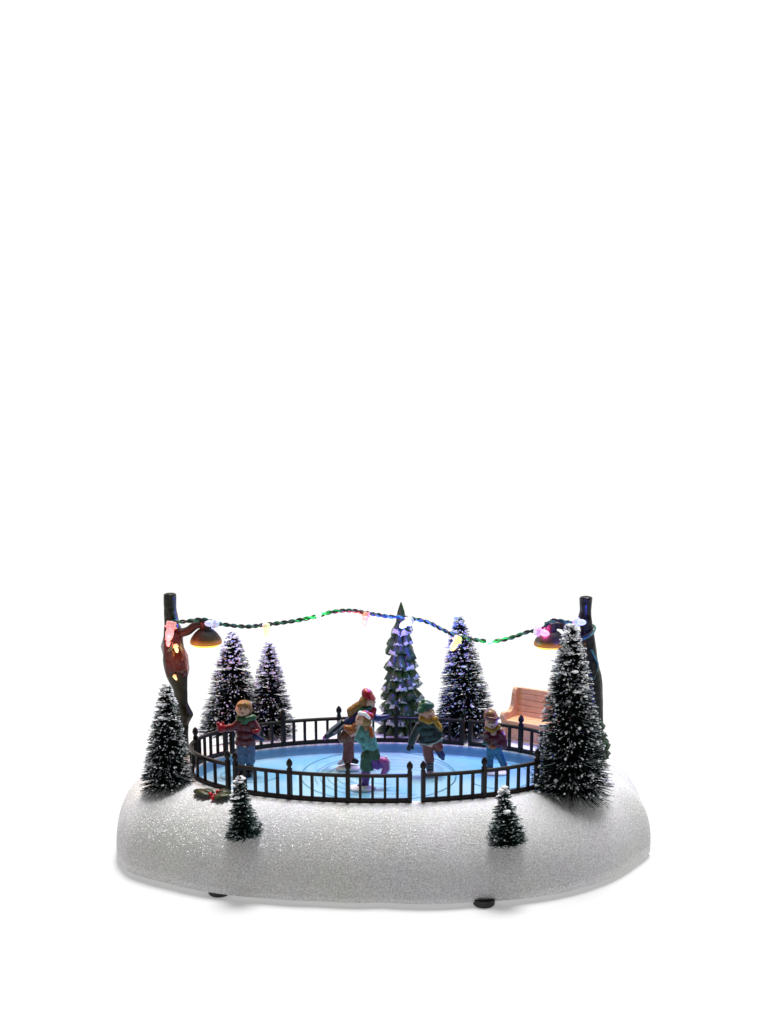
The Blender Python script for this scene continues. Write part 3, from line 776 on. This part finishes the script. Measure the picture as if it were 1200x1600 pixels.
# --- girl in the red hat, arms spread
f = Fig(544, 1200, 'girl figurine in red hat leaning forward with both blue sleeved arms stretched out')
f.stand(544, 1201, 19)
body = f.make('body', [(577, 1096, 0, 9.5, 9.5, 10, 10), (585.5, 1097, 0, 2.5, 2, 2, 0), (582, 1102, 0, 4, 5, 3.5, 0), (573, 1104, 5, 566, 1114, 6), (566, 1114, 9, 545, 1148, 9), (560, 1122, 5, 520, 1146, 4), (575, 1120, 5, 600, 1121, 3), (541, 1150, 6, 542, 1188, 5), (547, 1150, 5, 548, 1185, 4)], 'skin')
f.dot('eye', 583, 1095, -6.5, 1.2, 'eye', body, 1); f.dot('mouth', 584.5, 1101.5, -4.5, 1.6, 'lip', body, .8)
f.make('hat', [(575, 1087, 0, 10.5, 11, 5, 10), (573.5, 1083, 0, 9, 9.5, 6.5, 10), (572, 1080, 0, 6.5, 7, 4.5, 10), (576.5, 1089.5, 0, 11.5, 12, 2.5, 12)], 'red')
f.make('hair', [(569, 1095, -2, 8, 9, 8, 30), (568, 1098, 7, 556, 1106, 7.5), (556, 1106, 7, 549, 1111, 7.5), (549, 1112, 7, 547, 1117, 4.5)], 'hair_o', body)
f.make('scarf', [(562, 1110, -6, 4, 578, 1106, -7, 4), (562, 1110, 6, 4, 578, 1106, 6, 4), (578, 1106, -6, 4, 578, 1106, 6, 4)], 'lime')
f.make('bodice', [(579, 1113, 9, 572, 1118, 10), (584, 1109, 5, 574, 1118, 8)], 'red')
f.make('jacket', [(563, 1116, 9, 552, 1130, 10), (552, 1130, 10, 546, 1140, 10), (549, 1126, 7, 536, 1133, 7), (577, 1120, 6, 591, 1122, 5.5), (591, 1122, 5.5, 606, 1119, 3)], 'navy')
f.make('sleeve', [(536, 1131, 7.5, 520, 1143, 7), (520, 1143, 7, 510, 1151, 4.5)], 'black')
f.make('sleeve_stripe', [(531, 1128, -6, 2.4, 511, 1147, -4, 2), (538, 1133, -7, 1.8, 522, 1146, -7, 1.8)], 'grey')
f.make('mitten', [(511, 1150, 4, 507, 1153, 3.5)], 'pink')
f.make('muff', [(548, 1140, -9, 10, 8, 8, 20), (541, 1137, -9, 5, 6, 5, 0), (554, 1134, -10, 4, 5, 5, 0)], 'orange')
f.make('skirt', [(545, 1143, 9, 541, 1152, 11), (541, 1150, 10, 536, 1154, 8), (548, 1152, 8, 549, 1157, 6)], 'skirt')
f.make('leggings', [(543, 1156, 8, 544, 1172, 8), (544, 1172, 8, 543, 1186, 9), (547, 1158, 6, 547, 1182, 7)], 'brick')
f.make('boot', [(546, 1186, 6, 557, 1190, 4)], 'black'); f.make('boot', [(535, 1190, -4, 4, 530, 1193, -5, 3)], 'white')
# --- girl in the teal coat
f = Fig(568, 1231, 'girl figurine in teal coat and green skirt with one violet boot kicked up')
f.stand(565, 1233, 22, 17)
body = f.make('body', [(564.5, 1124, 0, 9, 8.5, 9.5, 0), (556.8, 1126, 0, 2, 2, 1.8, 0), (559.5, 1130, -2, 4, 4, 3.5, 0), (568, 1132, 4.5, 570, 1138, 6), (571, 1140, 9, 578, 1165, 9), (568, 1145, 6, 560, 1156, 4), (574, 1170, 7, 572, 1200, 6), (572, 1200, 5, 571, 1226, 4), (580, 1174, 6, 590, 1190, 5), (592, 1190, 5, 600, 1200, 4)], 'skin')
f.dot('eye', 559.5, 1123.5, -7, 1.1, 'eye', body, 1.2); f.dot('mouth', 558.3, 1130.2, -4.2, 1.3, 'lip', body, .8)
f.make('hair', [(570, 1126, 0, 7.5, 9, 8, 0), (575, 1129, -3, 6, 7, 6.5, 20), (571, 1131, -5, 5, 4, 4, 0)], 'hair_b', body)
f.make('hat', [(572, 1117, 1, 9.5, 9.5, 6.5, 28), (578, 1120, 1, 6, 7, 7, 30)], 'red')
f.make('hat_brim', [(562, 1114.5, -6, 3.4, 570, 1115.5, -9, 3.2), (570, 1115.5, -9, 3.2, 577, 1122, -7, 2.6), (562, 1114.5, -6, 3.2, 563, 1113, 5, 3)], 'white')
f.make('coat', [(568, 1139, 8, 577, 1141, 8), (572, 1146, 11, 576, 1156, 12), (576, 1156, 12, 580, 1166, 11), (584, 1167, 8, 572, 1168, 8), (565, 1142, -4, 7, 560, 1153, -6, 6.5), (560, 1153, -6, 6.5, 566, 1159, -8, 5.5), (578, 1143, -4, 6, 583, 1155, -5, 5)], 'teal')
f.make('scarf', [(579, 1138, -9, 3.4, 581, 1150, -12, 3.8)], 'orange')
f.make('skirt', [(579, 1170, 10, 574, 1182, 11), (574, 1182, 10.5, 572, 1198, 10), (583, 1172, 9, 586, 1183, 9), (569, 1200, 5, 580, 1200, 5)], 'olive')
f.make('leggings', [(572, 1204, 7.5, 571, 1216, 7.5)], 'purple'); f.make('leggings', [(585, 1188, 8.5, 594, 1193, 8), (584, 1196, 6, 590, 1197, 6)], 'purple')
bt = f.make('boot', [(594, 1189, 7.5, 601, 1190, 7.5), (601, 1190, 7, 603, 1201, 6), (603, 1201, 6, 598, 1210, 4)], 'pink')
f.make('boot_trim', [(603, 1183, 2.2, 608, 1190, 2.2), (608, 1190, 2.2, 608, 1202, 2.2), (608, 1202, 2.2, 603, 1210, 2), (603, 1210, 2, 597, 1213, 1.8)], 'white', bt, vox=.008)
f.make('boot', [(571, 1216, 6.5, 571, 1225, 6), (570, 1227, -2, 5, 561, 1229, -6, 4)], 'purple')
# --- boy in the bottle-green coat
f = Fig(673, 1210, 'boy figurine in dark green coat and ochre scarf balancing on one skate')
f.stand(675, 1212, 14, 12)
body = f.make('body', [(668, 1115, 0, 11.5, 11, 12, -12), (674.5, 1113.5, -10.5, 2.6, 2.8, 2.4, 0), (672, 1121, -5, 6, 6, 5, 0), (656.5, 1116, 0, 2, 2, 3, 0), (668, 1124, 6, 668, 1132, 7), (668, 1132, 10, 671, 1158, 11), (658, 1136, 6, 641, 1168, 4), (668, 1162, 7, 671, 1200, 5), (681, 1160, 6.5, 686, 1174, 4.5)], 'skin')
f.dot('eye', 668.5, 1111, -11, 1.4, 'eye', body, 1.1); f.dot('eye', 677, 1110, -9, 1.2, 'eye', body, 1.1); f.dot('mouth', 672.5, 1119.5, -10.8, 3.2, 'lip', body, .9)
f.make('hat', [(664, 1106, 2, 13.5, 12, 7, -28), (664, 1101, 2, 10.5, 11, 7, -10), (658, 1108, -2, 8, 10, 5, -55), (661, 1095, 0, 3.5, 4, 3.5, 0), (673, 1102, -3, 6, 8, 5, 25)], 'lime')
f.make('scarf', [(659, 1123, -6, 4.8, 670, 1128, -11, 4.8), (670, 1128, -11, 4.8, 681, 1123, -7, 4.8), (681, 1123, -6, 4.5, 678, 1122, 7, 4.5), (658, 1123, -4, 4.5, 660, 1122, 7, 4.5), (679, 1126, -8, 5, 687, 1136, -9, 4.5), (687, 1136, -9, 4.5, 689, 1140, -9, 3.2)], 'yellow')
f.make('coat', [(660, 1134, 8, 677, 1134, 8), (669, 1142, 0, 15, 12, 12, 0), (669, 1154, 0, 16, 12, 9, -8), (662, 1129, 8, 676, 1130, 8), (669, 1131, -4, 9, 9, 6, 0), (668, 1150, 12, 676, 1151, 12), (663, 1155, 8, 685, 1152, 9), (655, 1135, 7, 648, 1148, 6.5), (648, 1148, 6.5, 643, 1160, 6), (684, 1138, 6, 688, 1148, 5)], 'dkgreen')
f.make('coat_hem', [(656, 1161, -7, 2, 668, 1163.5, -12, 2), (668, 1163.5, -12, 2, 680, 1160.5, -11, 2), (680, 1160.5, -11, 2, 691, 1154, -6, 2)], 'silver', vox=.008)
f.make('mitten', [(642, 1163, 4.6, 639, 1170, 4.2), (644, 1165, -2, 2.4, 645, 1170, -4, 2)], 'black')
f.make('trousers', [(663, 1159, 9, 679, 1157, 9), (668, 1164, 9, 669, 1178, 8.5), (669, 1178, 8.5, 671, 1187, 8), (679, 1160, 9.5, 685, 1168, 8)], 'brick')
f.make('boot', [(685, 1172, 6, 690, 1180, 6), (690, 1180, 6, 692, 1185, 3.5)], 'navy')
f.make('boot', [(671, 1190, 7, 672, 1204, 6)], 'black')
f.make('boot_laces', [(669, 1196, -6.4, 1, 675, 1196, -6.4, 1), (669, 1200, -6.2, 1, 675, 1200, -6.2, 1)], 'silver', vox=.006)
f.make('skate', [(672.5, 1206, -5, 3.5, 672.5, 1211, -7, 4)], 'silver')
# --- kid with the ochre cap
f = Fig(776, 1204, 'child figurine in plum coat and teal jeans with orange mitten, rightmost on the ice')
f.stand(776, 1209, 17, 14)
body = f.make('body', [(768, 1130, 0, 10.5, 10, 11.5, 0), (769.5, 1131, -9.8, 2.2, 2.4, 2, 0), (769, 1136, -4, 6, 6, 4.5, 0), (769, 1138, 6, 771, 1146, 7), (771, 1146, 9, 773, 1166, 9), (760, 1148, 6, 765, 1164, 4), (784, 1148, 6, 787, 1164, 4), (768, 1170, 5.5, 765, 1204, 4), (776, 1170, 5.5, 787, 1200, 3.5)], 'skin')
for x in (764.8, 772.8): f.dot('eye', x, 1128.6, -9.9, 1.25, 'eye', body, 1.0)
f.dot('mouth', 769, 1135.8, -9.9, 2.2, 'lip', body, .8)
f.make('cap', [(767, 1120, 2, 12, 12, 7, 5), (766, 1115, 2, 10, 10.5, 7, 5), (765, 1110, 2, 4.5, 5, 4, 0)], 'cap')
f.make('cap_brim', [(762, 1122, -9, 2.6, 774, 1124, -11, 2.6), (774, 1124, -11, 2.6, 779, 1122, -3, 2.6)], 'maroon')
f.make('scarf', [(760, 1137, -3, 4, 769, 1142, -8, 4), (769, 1142, -8, 4, 779, 1136, -4, 4), (779, 1136, -3, 4, 777, 1136, 6, 4), (760, 1137, -2, 4, 763, 1137, 7, 4)], 'yellow')
f.make('coat', [(764, 1147, 8, 780, 1146, 8), (771, 1154, 0, 13.5, 11, 12, 0), (767, 1160, 10, 779, 1161, 10), (783, 1148, 6.5, 787, 1158, 6), (787, 1158, 6, 788, 1166, 5)], 'maroon')
f.make('sleeve', [(760, 1147, 6, 760, 1156, -3, 5.5)[:3]+(760, 1156, 5.5), (760, 1156, 0, 5.5, 765, 1162, -8, 5)], 'brown')
f.make('mitten', [(766, 1165, -8, 4.5, 771, 1167, -9, 4.2), (766, 1162, -10, 2, 768, 1160, -11, 1.8)], 'orange')
f.make('cuff', [(756, 1161, -6, 3, 763, 1161, -9, 2.6)], 'lime')
f.make('jeans', [(767, 1172, 8, 765, 1186, 6.5), (765, 1186, 6.5, 765, 1197, 6), (776, 1172, 8, 782, 1184, 6.5), (782, 1184, 6.5, 787, 1194, 5.5), (769, 1168, 9, 777, 1168, 9)], 'cyan')
f.make('boot', [(765, 1198, 6, 765, 1206, 5.5), (765, 1207, -1, 5, 764, 1209, -5, 4)], 'red'); f.make('boot', [(788, 1194, 5, 788, 1202, 4.6), (788, 1203, -1, 4.2, 789, 1205, -5, 3.6)], 'red')

# ---------------------------------------------------------------- table top, backdrop world, key light
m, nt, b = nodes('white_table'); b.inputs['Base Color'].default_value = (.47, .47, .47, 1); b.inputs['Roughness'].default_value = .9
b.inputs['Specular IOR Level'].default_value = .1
b.inputs['Emission Color'].default_value = (1, 1, 1, 1); b.inputs['Emission Strength'].default_value = .33  # added glow: lightens the table and the shadow gap under the base
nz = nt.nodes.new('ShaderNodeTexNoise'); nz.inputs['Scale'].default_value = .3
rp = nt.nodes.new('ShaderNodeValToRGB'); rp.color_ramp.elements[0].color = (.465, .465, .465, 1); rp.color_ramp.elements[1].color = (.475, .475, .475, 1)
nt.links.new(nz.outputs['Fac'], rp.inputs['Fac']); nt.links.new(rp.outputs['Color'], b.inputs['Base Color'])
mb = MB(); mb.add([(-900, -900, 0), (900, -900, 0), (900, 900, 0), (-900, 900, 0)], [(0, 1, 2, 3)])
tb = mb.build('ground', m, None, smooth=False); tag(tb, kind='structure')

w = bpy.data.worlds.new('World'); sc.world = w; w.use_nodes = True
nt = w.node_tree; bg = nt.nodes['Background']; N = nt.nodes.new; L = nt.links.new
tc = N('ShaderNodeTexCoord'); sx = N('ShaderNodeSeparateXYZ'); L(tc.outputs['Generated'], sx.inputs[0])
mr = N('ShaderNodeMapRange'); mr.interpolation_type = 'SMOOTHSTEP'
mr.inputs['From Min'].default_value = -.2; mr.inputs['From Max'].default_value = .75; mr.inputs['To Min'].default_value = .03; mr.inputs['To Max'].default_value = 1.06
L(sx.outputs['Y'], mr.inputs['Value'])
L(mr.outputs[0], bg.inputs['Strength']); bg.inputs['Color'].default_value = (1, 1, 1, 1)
s = bpy.data.lights.new('key_light', 'SUN'); s.energy = 3.95; s.angle = R(20); s.color = (1, 1, 1)
so = bpy.data.objects.new('key_light', s); COL.objects.link(so); so.rotation_euler = (R(-14), R(4), 0); so.location = (0, 5, 12)
